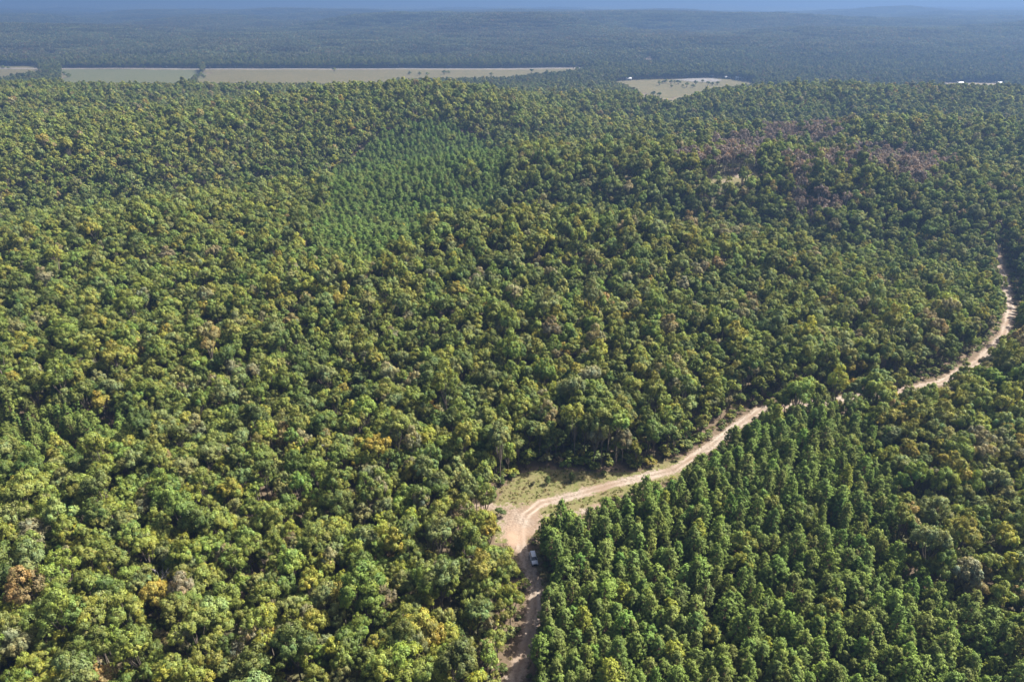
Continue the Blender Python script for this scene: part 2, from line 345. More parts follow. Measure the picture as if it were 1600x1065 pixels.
def broadleaf(seed, R=3.7, H=15.0, squash=1.0, nl=(6, 9), np_=10, leaves=66, ls=.32, fill=70, skew=.1):
    rng = np.random.default_rng(seed); n = rng.integers(*nl); L, P, Nn, C, O = [], [], [], [], []
    a0 = rng.uniform(0, 6.28)
    for i in range(n):
        if i == 0: rr = R * rng.uniform(0, .2)
        else: rr = R * rng.uniform(.42, .68)
        a = a0 + i * 2.4 + rng.normal() * .25; lr = R * rng.uniform(.34, .5)
        c = np.array([math.cos(a) * rr, math.sin(a) * rr, H - lr * .95 - (rr / R) ** 2 * R * 1.15 * squash + rng.normal() * .35 - (0 if i == 0 else .3)])
        c = c * np.array([1 + skew, 1 - skew, 1.0]) + np.array([skew * 2.2 * math.sin(a0) * (c[2] / H), skew * 2.2 * math.cos(a0) * (c[2] / H), rng.normal() * skew * 2]); L.append((c, lr))
    for c, lr in L:
        out = np.array([c[0], c[1], 0.0]); out = out / (np.linalg.norm(out) + .5)
        m = int(np_ * (lr / R / .42) ** 2 + .5) + 1
        d = unit(rng.normal(size=(m * 3, 3)) + out * .7 + np.array([0, 0, .55])); d = d[d[:, 2] > -.45][:m]
        lb = rng.uniform(.84, 1.16); lh = rng.normal() * .06
        for q in d:
            pc = c + q * np.array([1, 1, .85]) * lr * rng.uniform(.8, 1.08); pr = R * rng.uniform(.13, .225); k = int(leaves * rng.uniform(.7, 1.25))
            e = unit(rng.normal(size=(k, 3)) + q * .55)
            P.append(pc + e * pr * rng.uniform(.45, 1.08, (k, 1))); Nn.append(unit(e * .8 + q * .45 + np.array([0, 0, .3]) + rng.normal(size=(k, 3)) * .42)); O.append(unit(e * .9 + q * .7 + np.array([0, 0, .25])))
            v = lb * rng.uniform(.78, 1.22) * rng.uniform(.7, 1.3, (k, 1)); hue = lh + rng.normal() * .06
            C.append(v * np.array([1 + hue, 1, 1 - hue]))
        k = fill; e = unit(rng.normal(size=(k, 3))); P.append(c + e * lr * rng.uniform(.2, .75, (k, 1))); Nn.append(unit(e + rng.normal(size=(k, 3)) * .6)); C.append(np.full((k, 3), .95)); O.append(e)
    P, Nn, C, O = np.concatenate(P), np.concatenate(Nn), np.concatenate(C), np.concatenate(O); Nn = np.where((Nn * O).sum(-1, keepdims=True) < 0, -Nn, Nn); V, F = leaf_quads(P, Nn, ls, rng)
    SN = np.repeat(unit(O * .52 + Nn * .48), 4, 0)
    fork = np.array([0, 0, H * rng.uniform(.32, .42)]); paths = [[((0, 0, -1.0), .24), ((.05, 0, H * .2), .2), (fork, .17), ((fork[0], fork[1], H * .62), .11)]]
    for c, lr in L: mid = (fork + c) / 2 + np.array([0, 0, -.5]); paths.append([(fork, .12), (mid, .085), (c, .05), (c + (c - fork) * .18, .02)])
    return (V, F, np.repeat(C, 4, 0), SN), tubes(paths)
def pine(seed, H=11.0, R=1.9, step=.58, tuft=19, ls=.31, per=2):
    rng = np.random.default_rng(seed); P, Nn, C, O, paths = [], [], [], [], [[((0, 0, -1.0), .16), ((0, 0, H * .5), .11), ((0, 0, H * .97), .03)]]
    base = H * rng.uniform(.3, .4); z = base; turn = rng.uniform(0, 6)
    while z < H - .1:
        f = (z - base) / (H - base); prof = R * (min(1, .62 + 1.6 * f) if f < .25 else (1 - ((f - .25) / .78) ** 1.6)) + .16
        m = 6 if f < .75 else (4 if f < .93 else 2)
        for j in range(m):
            a = turn + j * 6.283 / m + rng.normal() * .22; ln = prof * rng.uniform(.72, 1.12); rise = .28 + .5 * f
            d = np.array([math.cos(a), math.sin(a), rise]); o = np.array([0, 0, z + rng.normal() * .12]); tip = o + d * ln
            paths.append([(o, .035), (tip, .012)]); b = rng.uniform(.82, 1.18)
            for q in range(per):
                s = 1 - q * .38; tp = o + d * ln * s + rng.normal(size=3) * .09; k = tuft; e = unit(rng.normal(size=(k, 3)) + d * .5 + np.array([0, 0, .65]))
                P.append(tp + e * rng.uniform(.12, .4, (k, 1))); Nn.append(unit(e * .55 + d * .35 + np.array([0, 0, .35]) + rng.normal(size=(k, 3)) * .5)); C.append(b * rng.uniform(.75, 1.25, (k, 1)) * np.ones(3)); O.append(unit(e * .6 + d * .8 + np.array([0, 0, .3])))
        turn += 1.1; z += step * rng.uniform(.8, 1.15)
    k = tuft * 2; e = unit(rng.normal(size=(k, 3))); P.append(np.array([0, 0, H]) + e * .3); Nn.append(unit(e + np.array([0, 0, .6]))); C.append(rng.uniform(.85, 1.25, (k, 1)) * np.ones(3)); O.append(unit(e + np.array([0, 0, .6])))
    P, Nn, C, O = np.concatenate(P), np.concatenate(Nn), np.concatenate(C), np.concatenate(O); Nn = np.where((Nn * O).sum(-1, keepdims=True) < 0, -Nn, Nn); V, F = leaf_quads(P, Nn, ls, rng, .55)
    SN = np.repeat(unit(O * .6 + Nn * .4), 4, 0)
    return (V, F, np.repeat(C, 4, 0), SN), tubes(paths, 4)
def bare(seed, H=12.0):
    rng = np.random.default_rng(seed); paths = [[((0, 0, -1), .2), ((.1, 0, H * .4), .15), ((.2, .1, H * .75), .08), ((.1, .2, H), .02)]]
    for i in range(22):
        z = H * rng.uniform(.35, .9); a = i * 2.4; ln = (H - z) * .55 + 1.0; o = np.array([.12, .05, z]); d = np.array([math.cos(a), math.sin(a), rng.uniform(.5, 1.0)])
        tip = o + d * ln; mid = o + d * ln * .5 + rng.normal(size=3) * .15; paths.append([(o, .08), (mid, .055), (tip, .02)])
        for j in range(7):
            s = rng.uniform(.35, 1); q = o + d * ln * s; e = unit(rng.normal(size=3) + d * .8); paths.append([(q, .04), (q + e * rng.uniform(.5, 1.3), .015)])
    return tubes(paths, 4)
def joined(name, leaf, wood, mats):
    (lv, lf, lc, ln), (wv, wf) = leaf, wood
    V = np.concatenate([lv, wv]); F = np.concatenate([lf, wf + len(lv)]); C = np.concatenate([lc, np.ones((len(wv), 3))])
    me = np_mesh(name, V, F, np.concatenate([np.zeros(len(lf)), np.ones(len(wf))]), C, normals=np.concatenate([ln, np.zeros((len(wv), 3))]))
    for m in mats: me.materials.append(m)
    return me

NB, NM = 14, 8; _v = random.Random(3)
BROAD = [broadleaf(100 + i, R=_v.uniform(3.1, 4.1), H=_v.uniform(13.5, 16.5), squash=_v.uniform(.7, 1.5), nl=(5, 11), skew=_v.uniform(0, .3)) for i in range(NB)]
PINE = [pine(200 + i, H=(11, 10.5, 11.5, 10.8, 11.2)[i], R=(1.6, 1.75, 1.5, 1.85, 1.65)[i]) for i in range(5)]
BROAD_M = [broadleaf(300 + i, R=_v.uniform(3.1, 4.1), H=_v.uniform(13.5, 16.5), squash=_v.uniform(.7, 1.5), nl=(5, 11), skew=_v.uniform(0, .3), np_=7, leaves=16, ls=.70, fill=12) for i in range(NM)]
PINE_M = [pine(400 + i, step=.9, tuft=7, ls=.72, per=1) for i in range(3)]
BARE = [bare(500 + i) for i in range(3)]
SPARSE = [broadleaf(600 + i, R=3.4, H=13, np_=7, leaves=13, ls=.55, fill=8) for i in range(3)]

LIB = bpy.data.collections.new('tree_shapes')                 # shapes that the forest masses repeat; not part of the scene itself
def lib(name, me): o = bpy.data.objects.new(name, me); LIB.objects.link(o); return o
names = []
for i, (l, w) in enumerate(BROAD): names.append('a%02d' % i); lib('a%02d' % i, joined('broadleaf_shape', l, w, [M_LEAF, M_BARK]))
for i, (l, w) in enumerate(BROAD_M): lib('b%02d' % i, joined('broadleaf_shape', l, w, [M_LEAF, M_BARK]))
for i, (l, w) in enumerate(PINE): lib('c%02d' % i, joined('pine_shape', l, w, [M_NEEDLE, M_PBARK]))
for i, (l, w) in enumerate(PINE_M): lib('d%02d' % i, joined('pine_shape', l, w, [M_NEEDLE, M_PBARK]))
for i, (l, w) in enumerate(SPARSE): lib('e%02d' % i, joined('sparse_shape', l, w, [M_LEAF, M_DEAD]))
# far-off woodland: pieces of canopy about 70 m across, each of many small trees
def canopy(seed, size=74.0, sp=6.0):
    rng = np.random.default_rng(seed); VV, FF, CC, o = [], [], [], 0; n = int(size / sp) + 1
    for i in range(n):
        for j in range(n):
            x, y = (i + .5 * (j % 2) - n / 2) * sp + rng.normal() * 1.4, (j - n / 2) * sp + rng.normal() * 1.4
            if math.hypot(x, y) > size * .56: continue
            H = rng.uniform(11, 17); R = rng.uniform(2.8, 4.3); k = 26; e = unit(rng.normal(size=(k, 3)) + np.array([0, 0, .5]))
            P = np.array([x, y, H - R]) + e * np.array([R, R, R * 1.05]) * rng.uniform(.8, 1.02, (k, 1)); V, F = leaf_quads(P, unit(e + rng.normal(size=(k, 3)) * .25), R * .62, rng, .9)
            t = rng.uniform(.62, 1.35); h = rng.normal() * .12; c = t * np.array([1 + h, 1, 1 - h]) * rng.uniform(.85, 1.15, (k, 1))
            if rng.random() < .06: c = c * np.array([1.7, .95, .9])
            VV.append(V); FF.append(F + o); CC.append(np.repeat(c, 4, 0)); o += len(V)
    me = np_mesh('canopy_shape', np.concatenate(VV), np.concatenate(FF), None, np.concatenate(CC)); me.materials.append(M_LEAF); return me
for i in range(6): lib('f%02d' % i, canopy(700 + i))
def tussock(seed):
    rng = np.random.default_rng(seed); k = 26; a = rng.uniform(0, 6.28, k); r = rng.uniform(.05, .42, k); P = np.stack([np.cos(a) * r, np.sin(a) * r, rng.uniform(.08, .34, k)], -1)
    Nn = unit(np.stack([np.cos(a), np.sin(a), np.full(k, .5)], -1) + rng.normal(size=(k, 3)) * .4); V, F = leaf_quads(P, Nn, .26, rng, .5)
    me = np_mesh('tussock_shape', V, F, None, np.repeat(rng.uniform(.7, 1.3, (k, 1)) * np.ones(3), 4, 0)); me.materials.append(M_LEAF); return me
for i in range(3): lib('g%02d' % i, tussock(800 + i))
IDX, _o = {}, 0
for _c, _n in (('a', NB), ('b', NM), ('c', 5), ('d', 3), ('e', 3), ('f', 6), ('g', 3)): IDX[_c] = (_o, _n); _o += _n

def forest(name, X, Y, idx, scale, tint, label, lean=None, sink=0.0):
    """one mass of trees: a point for each, with the shape, size, turn and leaf colour of its tree"""
    me = bpy.data.meshes.new(name); n = len(X); me.vertices.add(n)
    co = np.stack([X, Y, height(X, Y) - .15 - sink], -1).astype(np.float32); me.vertices.foreach_set('co', co.ravel())
    rng = np.random.default_rng(n); rot = np.zeros((n, 3), np.float32); rot[:, 2] = rng.uniform(0, 6.283, n)
    if lean is None: rot[:, :2] = rng.normal(size=(n, 2)) * .045
    a = me.attributes.new('shape', 'INT', 'POINT'); a.data.foreach_set('value', np.asarray(idx, np.int32))
    a = me.attributes.new('size', 'FLOAT_VECTOR', 'POINT'); a.data.foreach_set('vector', np.asarray(scale, np.float32).ravel())
    a = me.attributes.new('turn', 'FLOAT_VECTOR', 'POINT'); a.data.foreach_set('vector', rot.ravel())
    a = me.attributes.new('tint', 'FLOAT_VECTOR', 'POINT'); a.data.foreach_set('vector', np.asarray(tint, np.float32).ravel())
    o = link(name, me); ng = bpy.data.node_groups.new(name, 'GeometryNodeTree')
    ng.interface.new_socket('Geometry', in_out='INPUT', socket_type='NodeSocketGeometry'); ng.interface.new_socket('Geometry', in_out='OUTPUT', socket_type='NodeSocketGeometry')
    N = ng.nodes; gi, go = N.new('NodeGroupInput'), N.new('NodeGroupOutput'); ci = N.new('GeometryNodeCollectionInfo'); ci.inputs['Collection'].default_value = LIB; ci.inputs['Separate Children'].default_value = True; ci.inputs['Reset Children'].default_value = True
    ip = N.new('GeometryNodeInstanceOnPoints'); ip.inputs['Pick Instance'].default_value = True
    def na(nm, ty): x = N.new('GeometryNodeInputNamedAttribute'); x.data_type = ty; x.inputs[0].default_value = nm; return x.outputs['Attribute']
    L = ng.links; L.new(gi.outputs[0], ip.inputs['Points']); L.new(ci.outputs[0], ip.inputs['Instance']); L.new(na('shape', 'INT'), ip.inputs['Instance Index'])
    er = N.new('FunctionNodeEulerToRotation'); L.new(na('turn', 'FLOAT_VECTOR'), er.inputs[0]); L.new(er.outputs[0], ip.inputs['Rotation']); L.new(na('size', 'FLOAT_VECTOR'), ip.inputs['Scale'])
    L.new(ip.outputs[0], go.inputs[0])
    md = o.modifiers.new('trees', 'NODES'); md.node_group = ng
    return tag(o, label, 'forest', kind='stuff')

# ------------------------------------------------------------------ where the trees stand
TINTS = 1.5 * np.array([(.056, .073, .016), (.080, .101, .019), (.096, .110, .022), (.118, .126, .021), (.098, .112, .036), (.136, .118, .021), (.120, .094, .036), (.114, .104, .052)])
TNAME = ['dark green', 'mid green', 'olive green', 'yellow green', 'grey green', 'golden', 'rusty brown', 'dusty brown']
def pick_tint(x, y, rng):
    n = len(x); hol = np.clip(sum(height(x + dx, y + dy) for dx, dy in ((55, 0), (-55, 0), (0, 55), (0, -55))) / 4 - height(x, y), -3, 3) / 3    # moist hollows grow darker trees; the tint also paints in hollow shade
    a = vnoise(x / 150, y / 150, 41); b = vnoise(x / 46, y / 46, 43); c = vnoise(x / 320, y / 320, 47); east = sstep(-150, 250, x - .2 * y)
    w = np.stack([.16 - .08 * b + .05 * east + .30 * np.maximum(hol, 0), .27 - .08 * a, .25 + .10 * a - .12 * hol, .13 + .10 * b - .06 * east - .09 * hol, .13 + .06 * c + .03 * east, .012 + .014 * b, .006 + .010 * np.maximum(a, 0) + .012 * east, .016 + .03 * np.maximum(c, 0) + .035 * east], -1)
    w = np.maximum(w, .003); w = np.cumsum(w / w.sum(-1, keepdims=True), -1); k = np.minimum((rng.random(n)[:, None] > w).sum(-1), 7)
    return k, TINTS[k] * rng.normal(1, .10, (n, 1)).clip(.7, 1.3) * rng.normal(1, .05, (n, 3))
def hexgrid(sp, y0, y1, half, rng, jit=.3, x0=None, x1=None):
    ny = int((y1 - y0) / (sp * .866)); X, Y = [], []
    for j in range(ny):
        y = y0 + j * sp * .866; w = half(y); a, b = (-w, w) if x0 is None else (max(-w, x0), min(w, x1))
        if b <= a: continue
        k = np.arange(math.ceil(a / sp), math.floor(b / sp) + 1) * sp + (sp / 2 if j % 2 else 0); X.append(k); Y.append(np.full(len(k), y))
    X, Y = np.concatenate(X), np.concatenate(Y); return X + rng.normal(size=len(X)) * sp * jit, Y + rng.normal(size=len(X)) * sp * jit
HALF = lambda y: y * .90 + 45
VALLEY = [FIELD_L, FIELD_M, FIELD_W, FIELD_R, FIELD_E]; HILL_GLADES = [CLEAR_B, CLEAR_C]
OPEN_FIELDS = [FIELD_L, FIELD_M, FIELD_W, FIELD_R, FIELD_E, CLEAR_B, CLEAR_C] + SCARS
def stands_clear(X, Y, H, keep=4.2, wide=0.0, glade=CLEAR_T):
    """True where a tree of height H may stand: off the tracks, clearings and fields, and not leaning its crown over the open stretches"""
    ok = np.ones(len(X), bool); d, ow, _ = dist_line(TRACK, X, Y, T_OPEN); ok &= d > keep - .8 * (ow < .3); ok &= ~inside(glade, X, Y) & ~inside(MOUND, X, Y)
    near = np.hypot(X, Y) < 520; gz = height(X, Y)
    for p in OPEN_FIELDS: ok &= ~inside(p, X, Y)
    ok &= hw(X, Y) > 16
    for f in (.35, .6, .9):
        s = (CAM_Z - gz) / np.maximum(CAM_Z - gz - H * f, 10); qx, qy = X * s, Y * s
        i = np.where(near)[0]
        if len(i):
            for dx in ((0,) if wide == 0 else (-wide, 0, wide)):
                d, ow, _ = dist_line(TRACK, qx[i] + dx, qy[i], T_OPEN); bad = (d < ow) | inside(CLEAR, qx[i] + dx, qy[i]); ok[i[bad]] = False
        for p in HILL_GLADES:
            zg = float(height(*np.mean(p, axis=0))); s = (CAM_Z - zg) / np.maximum(CAM_Z - gz - H * f, 10); ok &= ~inside(p, X * s, Y * s)
        s = (CAM_Z + 25) / np.maximum(CAM_Z - gz - H * f, 10)                       # the valley floor lies 25 m lower
        for p in VALLEY: ok &= ~inside(p, X * s, Y * s)
    return ok
RNG = np.random.default_rng(7)
X, Y = hexgrid(3.7, 60, 2060, HALF, RNG, .26)
n = len(X); SCL = RNG.normal(.68, .16, n).clip(.38, 1.15) * (1 + .10 * vnoise(X / 60, Y / 60, 61)); in_pine = inside(PINE_A, X, Y) | inside(PINE_B, X, Y)
mixed = vnoise(X / 14, Y / 14, 63) > np.where(inside(PINE_B, X, Y), .8, .62)
mixed_c = inside(PINE_C, X + 6 * vnoise(X / 9, Y / 9, 64), Y)
keep = (~in_pine | (mixed & (RNG.random(n) < .55))) & ~mixed_c; keep &= stands_clear(X, Y, 17 * SCL, 3.9, 1.0); keep &= RNG.random(n) > .03
BX, BY, BS = X[keep], Y[keep], SCL[keep]
burnt = np.zeros(len(BX), bool)
for p in BURN: burnt |= inside(p, BX + 20 * vnoise(BX / 30, BY / 30, 65), BY + 22 * vnoise(BX / 26, BY / 26, 66))
burnt &= RNG.random(len(BX)) < .9
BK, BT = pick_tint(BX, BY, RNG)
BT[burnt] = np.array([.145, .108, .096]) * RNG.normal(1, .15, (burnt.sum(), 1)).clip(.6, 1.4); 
BT *= (1 - .42 * sstep(750, 1600, np.hypot(BX, BY)))[:, None]              # leaf tint darkened with distance, painting in crown self-shade and haze
inner_small = (inside(PINE_A, BX, BY)); BS = np.where(inner_small, BS * .8, BS)
BS = BS * (1 - .25 * sstep(3, 0, dist_line(TRACK, BX, BY)[0] - 4.6))
# pines: the two plantations and a patch mixed into the oaks
XP, YP = hexgrid(2.75, 60, 330, HALF, RNG, .2, -200, 125); XB, YB = hexgrid(2.45, 290, 730, HALF, RNG, .22, -170, 15); XP, YP = np.append(XP, XB), np.append(YP, YB)
np_in = inside(PINE_A, XP, YP); far_ = np.arange(len(XP)) >= len(XP) - len(XB); nb = far_ & inside(PINE_B, XP + 9 * vnoise(XP / 22, YP / 22, 67), YP + 9 * vnoise(YP / 22, XP / 22, 67)); ncc = inside(PINE_C, XP + 6 * vnoise(XP / 9, YP / 9, 64), YP) & (RNG.random(len(XP)) < .6)
sel = np_in | nb | ncc; XP, YP = XP[sel], YP[sel]; PS = RNG.normal(.92, .15, len(XP)).clip(.5, 1.3); k = stands_clear(XP, YP, 10 * PS, 3.9, .9)
gap = vnoise(XP / 14, YP / 14, 63) > .72; k &= ~(gap & (RNG.random(len(XP)) < .6)) & (RNG.random(len(XP)) > .05)
PX, PY, PS = XP[k], YP[k], PS[k]
more = np.array([(9.3, 136.4), (11.9, 138.4), (8.9, 133.0), (12.2, 135.4), (9.9, 139.6), (14.6, 137.2)]); PX, PY, PS = np.append(PX, more[:, 0]), np.append(PY, more[:, 1]), np.append(PS, [1.05, 1.1, .95, 1.0, .85, 1.1])
PT = np.array([.100, .134, .028]) * RNG.normal(1, .13, (len(PX), 1)).clip(.6, 1.4) * RNG.normal(1, .07, (len(PX), 3)); PT[inside(PINE_B, PX, PY)] *= (.92, 1.0, 1.02)
odd = RNG.random(len(PX)) < .02; PT[odd] = np.array([.16, .175, .025])

# ------------------------------------------------------------------ the trees that show largest stand as single trees, trunk and crown
ORD = ['first', 'second', 'third', 'fourth', 'fifth', 'sixth', 'seventh', 'eighth', 'ninth', 'tenth', 'eleventh', 'twelfth', 'thirteenth', 'fourteenth', 'fifteenth', 'sixteenth', 'seventeenth', 'eighteenth', 'nineteenth']
TENS = {20: 'twent', 30: 'thirt', 40: 'fort', 50: 'fift', 60: 'sixt'}
def ordinal(k):
    if k <= 19: return ORD[k - 1]
    t, u = k // 10 * 10, k % 10; return TENS[t] + ('ieth' if u == 0 else 'y-' + ORD[u - 1])
def picked(x, y, s, h, r, count):
    """the trees that show largest in the photograph: wholly or mostly in view, largest crown for their distance"""
    p = math.radians(PITCH); z = height(x, y) + h * s * .75 - CAM_Z; dep = y * math.cos(p) - z * math.sin(p); u = 1.3333 * .8 * x / dep / .8; v = (y * math.sin(p) + z * math.cos(p)) / dep
    px = 800 + 1066.7 * x / dep; py = 532.5 - 1066.7 * v; vis = (px > 6) & (px < 1594) & (py < 1062) & (py > 0)
    i = np.where(vis)[0]; o = i[np.argsort(-(s[i] ** .35 / dep[i]))][:count]; return o, px, py
CROWN_B = [np_mesh('crown', *l[:2], None, l[2], normals=l[3]) for l, w in BROAD]; TRUNK_B = [np_mesh('trunk', *w) for l, w in BROAD]
CROWN_P = [np_mesh('crown', *l[:2], None, l[2], normals=l[3]) for l, w in PINE]; TRUNK_P = [np_mesh('trunk', *w) for l, w in PINE]
for m in CROWN_B: m.materials.append(M_LEAF)
for m in CROWN_P: m.materials.append(M_NEEDLE)
for m in TRUNK_B: m.materials.append(M_BARK)
for m in TRUNK_P: m.materials.append(M_PBARK)
def single(name, x, y, s, crown, trunk, tint, rng, sz=None, tall=1.0):
    o = empty(name, (x, y, float(height(x, y)) - .15), rng.uniform(0, 6.283)); o.rotation_euler[0] = rng.gauss(0, .04); o.rotation_euler[1] = rng.gauss(0, .04)
    o.scale = sz or (s * rng.uniform(.9, 1.12), s * rng.uniform(.9, 1.12), s * rng.uniform(.92, 1.1) * tall); c = link('crown', crown, o); c['tint'] = [float(v) for v in tint]; link('trunk', trunk, o); return o
R2 = random.Random(5)
def rows(idx, px, py, n_rows):
    """split trees into rows across the photo, lowest first, each from left to right"""
    idx = sorted(idx, key=lambda i: -py[i]); per = math.ceil(len(idx) / n_rows); out = []
    for k in range(n_rows): out.append(sorted(idx[k * per:(k + 1) * per], key=lambda i: px[i]))
    return out
bi, bpx, bpy_ = picked(BX, BY, BS, 15, 3.6, 300); pi, ppx, ppy = picked(PX, PY, PS, 11, 1.9, 300)
def size_word(s): return 'broad' if s > .83 else ('small' if s < .55 else '')
B_SHAPE = RNG.integers(0, NB, len(BX)); P_SHAPE = RNG.integers(0, 5, len(PX))
def place(idx, px, py, X_, Y_, S_, T_, shape, crowns, trunks, name, colour, kind, n_rows, group, edge_side, edge_word):
    d, _, side = dist_line(TRACK, X_, Y_); lining = [i for i in idx if d[i] < edge_side[1] and side[i] == edge_side[0] and Y_[i] < 150]
    rest = [i for i in idx if i not in set(lining)]; lab = {}
    for k, i in enumerate(sorted(lining, key=lambda i: Y_[i])):
        lab[i] = f"{size_word(S_[i])} {colour(i)} {kind} lining {edge_word} of the track, {ordinal(k + 1)} from its near end"
    for r, row in enumerate(rows(rest, px, py, n_rows)):
        for k, i in enumerate(row):
            lab[i] = f"{size_word(S_[i])} {colour(i)} {kind}, {ordinal(k + 1)} from left in {ordinal(r + 1)} row from bottom"
    for i in idx:
        o = single(name, X_[i], Y_[i], S_[i], crowns[shape[i]], trunks[shape[i]], T_[i], R2, tall=1.2 if name == 'broadleaf_tree' else 1.0)
        t = lab[i].split(); t = t[1:] if len(lab[i].replace('-', ' ').split()) > 16 and t[0] in ('broad', 'small') else t; tag(o, ' '.join(t), 'tree', group)
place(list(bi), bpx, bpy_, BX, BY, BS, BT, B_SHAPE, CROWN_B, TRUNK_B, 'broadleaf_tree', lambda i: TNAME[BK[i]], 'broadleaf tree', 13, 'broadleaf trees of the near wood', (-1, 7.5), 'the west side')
place(list(pi), ppx, ppy, PX, PY, PS, PT, P_SHAPE, CROWN_P, TRUNK_P, 'pine_tree', lambda i: 'yellowish green' if odd[i] else ('deep green' if PT[i][1] < .128 else 'bright green'), 'pine', 12, 'pines of the near plantation', (1, 7.0), 'the east side')

# ------------------------------------------------------------------ the rest of the woods
bm_ = np.ones(len(BX), bool); bm_[bi] = False; pm_ = np.ones(len(PX), bool); pm_[pi] = False
def shapes(code, n): o, k = IDX[code]; return o + RNG.integers(0, k, n)
r_b = np.hypot(BX, BY); idx = np.where(r_b < 560, IDX['a'][0] + B_SHAPE, shapes('b', len(BX))); idx = np.where(burnt, shapes('e', len(BX)), idx)
s3 = BS[:, None] * np.stack([RNG.normal(1, .06, len(BX)), RNG.normal(1, .06, len(BX)), RNG.normal(1.2, .1, len(BX))], -1)
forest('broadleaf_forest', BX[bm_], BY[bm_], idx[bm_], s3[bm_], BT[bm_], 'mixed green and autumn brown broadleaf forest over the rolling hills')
pidx = np.where(np.hypot(PX, PY) < 800, IDX['c'][0] + P_SHAPE, shapes('d', len(PX)))
inb = inside(PINE_B, PX, PY); ps3 = PS[:, None] * np.where(inb[:, None], (1.2, 1.2, .9), (.95, .95, 1.05)) * np.stack([RNG.normal(1, .06, len(PX))] * 2 + [RNG.normal(1, .08, len(PX))], -1)
pb = inside(PINE_A, PX, PY)
forest('pine_plantation', PX[pm_ & pb], PY[pm_ & pb], pidx[pm_ & pb], ps3[pm_ & pb], PT[pm_ & pb], 'dense dark green young pines beside the dirt track')
forest('pine_hill', PX[pm_ & ~pb], PY[pm_ & ~pb], pidx[pm_ & ~pb], ps3[pm_ & ~pb], PT[pm_ & ~pb], 'block of dark green pines on the middle hillside')
# saplings and brush under the trees and along the track
XU, YU = hexgrid(3.0, 60, 460, HALF, RNG, .35); du, ou, _ = dist_line(TRACK, XU, YU, T_OPEN); edge = (du < 11) | (np.hypot(XU - 25, (YU - 165) * 1.6) < 45)
k = (RNG.random(len(XU)) < np.where(edge, .95, .6)) & (np.minimum(*trk(XU, YU)) > 2.5) & ~inside(CLEAR, XU, YU - 1.0)
XU, YU = XU[k], YU[k]; us = RNG.uniform(.13, .34, len(XU)); ku = stands_clear(XU, YU, 8 * us, 2.6, 0, CLEAR); XU, YU, us = XU[ku], YU[ku], us[ku]; back = (np.hypot(XU - 25, (YU - 174) * 1.6) < 42) & (YU > 166); us[np.minimum(*trk(XU, YU)) > 5] *= 1.2; us[back] = RNG.uniform(.24, .44, back.sum())
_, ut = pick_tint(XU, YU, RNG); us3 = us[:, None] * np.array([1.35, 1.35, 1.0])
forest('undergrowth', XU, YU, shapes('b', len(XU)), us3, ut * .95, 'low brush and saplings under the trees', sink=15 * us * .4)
XG, YG = hexgrid(.75, 90, 235, HALF, RNG, .4, -12, 190); dg = np.minimum(*trk(XG, YG)); gn = vnoise(XG / 3.1, YG / 3.1, 91) + .6 * vnoise(XG / 1.1, YG / 1.1, 92)
k = (dg > 2.0 + .5 * gn) & (inside(CLEAR_T, XG, YG) | (dg < 6)) & (f_mound(XG, YG) < .2) & (np.hypot(XG - 2.5, (YG - 147) * .8) > 6.2 + 1.5 * gn) & (RNG.random(len(XG)) < .38 + .4 * gn); XG, YG = XG[k], YG[k]
gt = np.array([.10, .112, .028]) * RNG.normal(1, .18, (len(XG), 1)).clip(.5, 1.5); dry = (RNG.random(len(XG)) < .45 + .4 * vnoise(XG / 6, YG / 6, 93)); gt[dry] = np.array([.16, .128, .07]) * RNG.normal(1, .15, (dry.sum(), 1)).clip(.5, 1.5)
forest('grass', XG, YG, shapes('g', len(XG)), RNG.uniform(.6, 1.5, len(XG))[:, None] * np.ones(3), gt, 'green and straw coloured grass tufts along the track and clearing')
# far woods, in pieces of canopy
XF, YF = hexgrid(52, 2000, 9300, lambda y: y * .92 + 60, RNG, .12); ok = hw(XF, YF) > 45
for p in SCARS: ok &= ~inside(p, XF, YF)
ok &= ~inside([(x, y) for x, y in FIELD_W], XF, YF)
XF, YF = XF[ok], YF[ok]; nf = len(XF); a, b, c = vnoise(XF / 300, YF / 300, 81), vnoise(XF / 110, YF / 110, 83), vnoise(XF / 900, YF / 900, 85)
ft = np.array([.052, .061, .025]) * (1 + .38 * b + .18 * RNG.normal(size=nf).clip(-2, 2))[:, None]; w = np.clip(.25 + .5 * a + .3 * c, 0, 1)[:, None]; ft = ft * (1 - w * .45) + np.array([.07, .056, .034]) * w * .45  # base tint darkened to paint in the shade of backlit far slopes
forest('far_forest', XF, YF, shapes('f', nf), np.stack([RNG.normal(1, .05, nf)] * 2 + [RNG.normal(1, .1, nf)], -1), ft, 'blue hazy woodland over the far hills', lean=0)

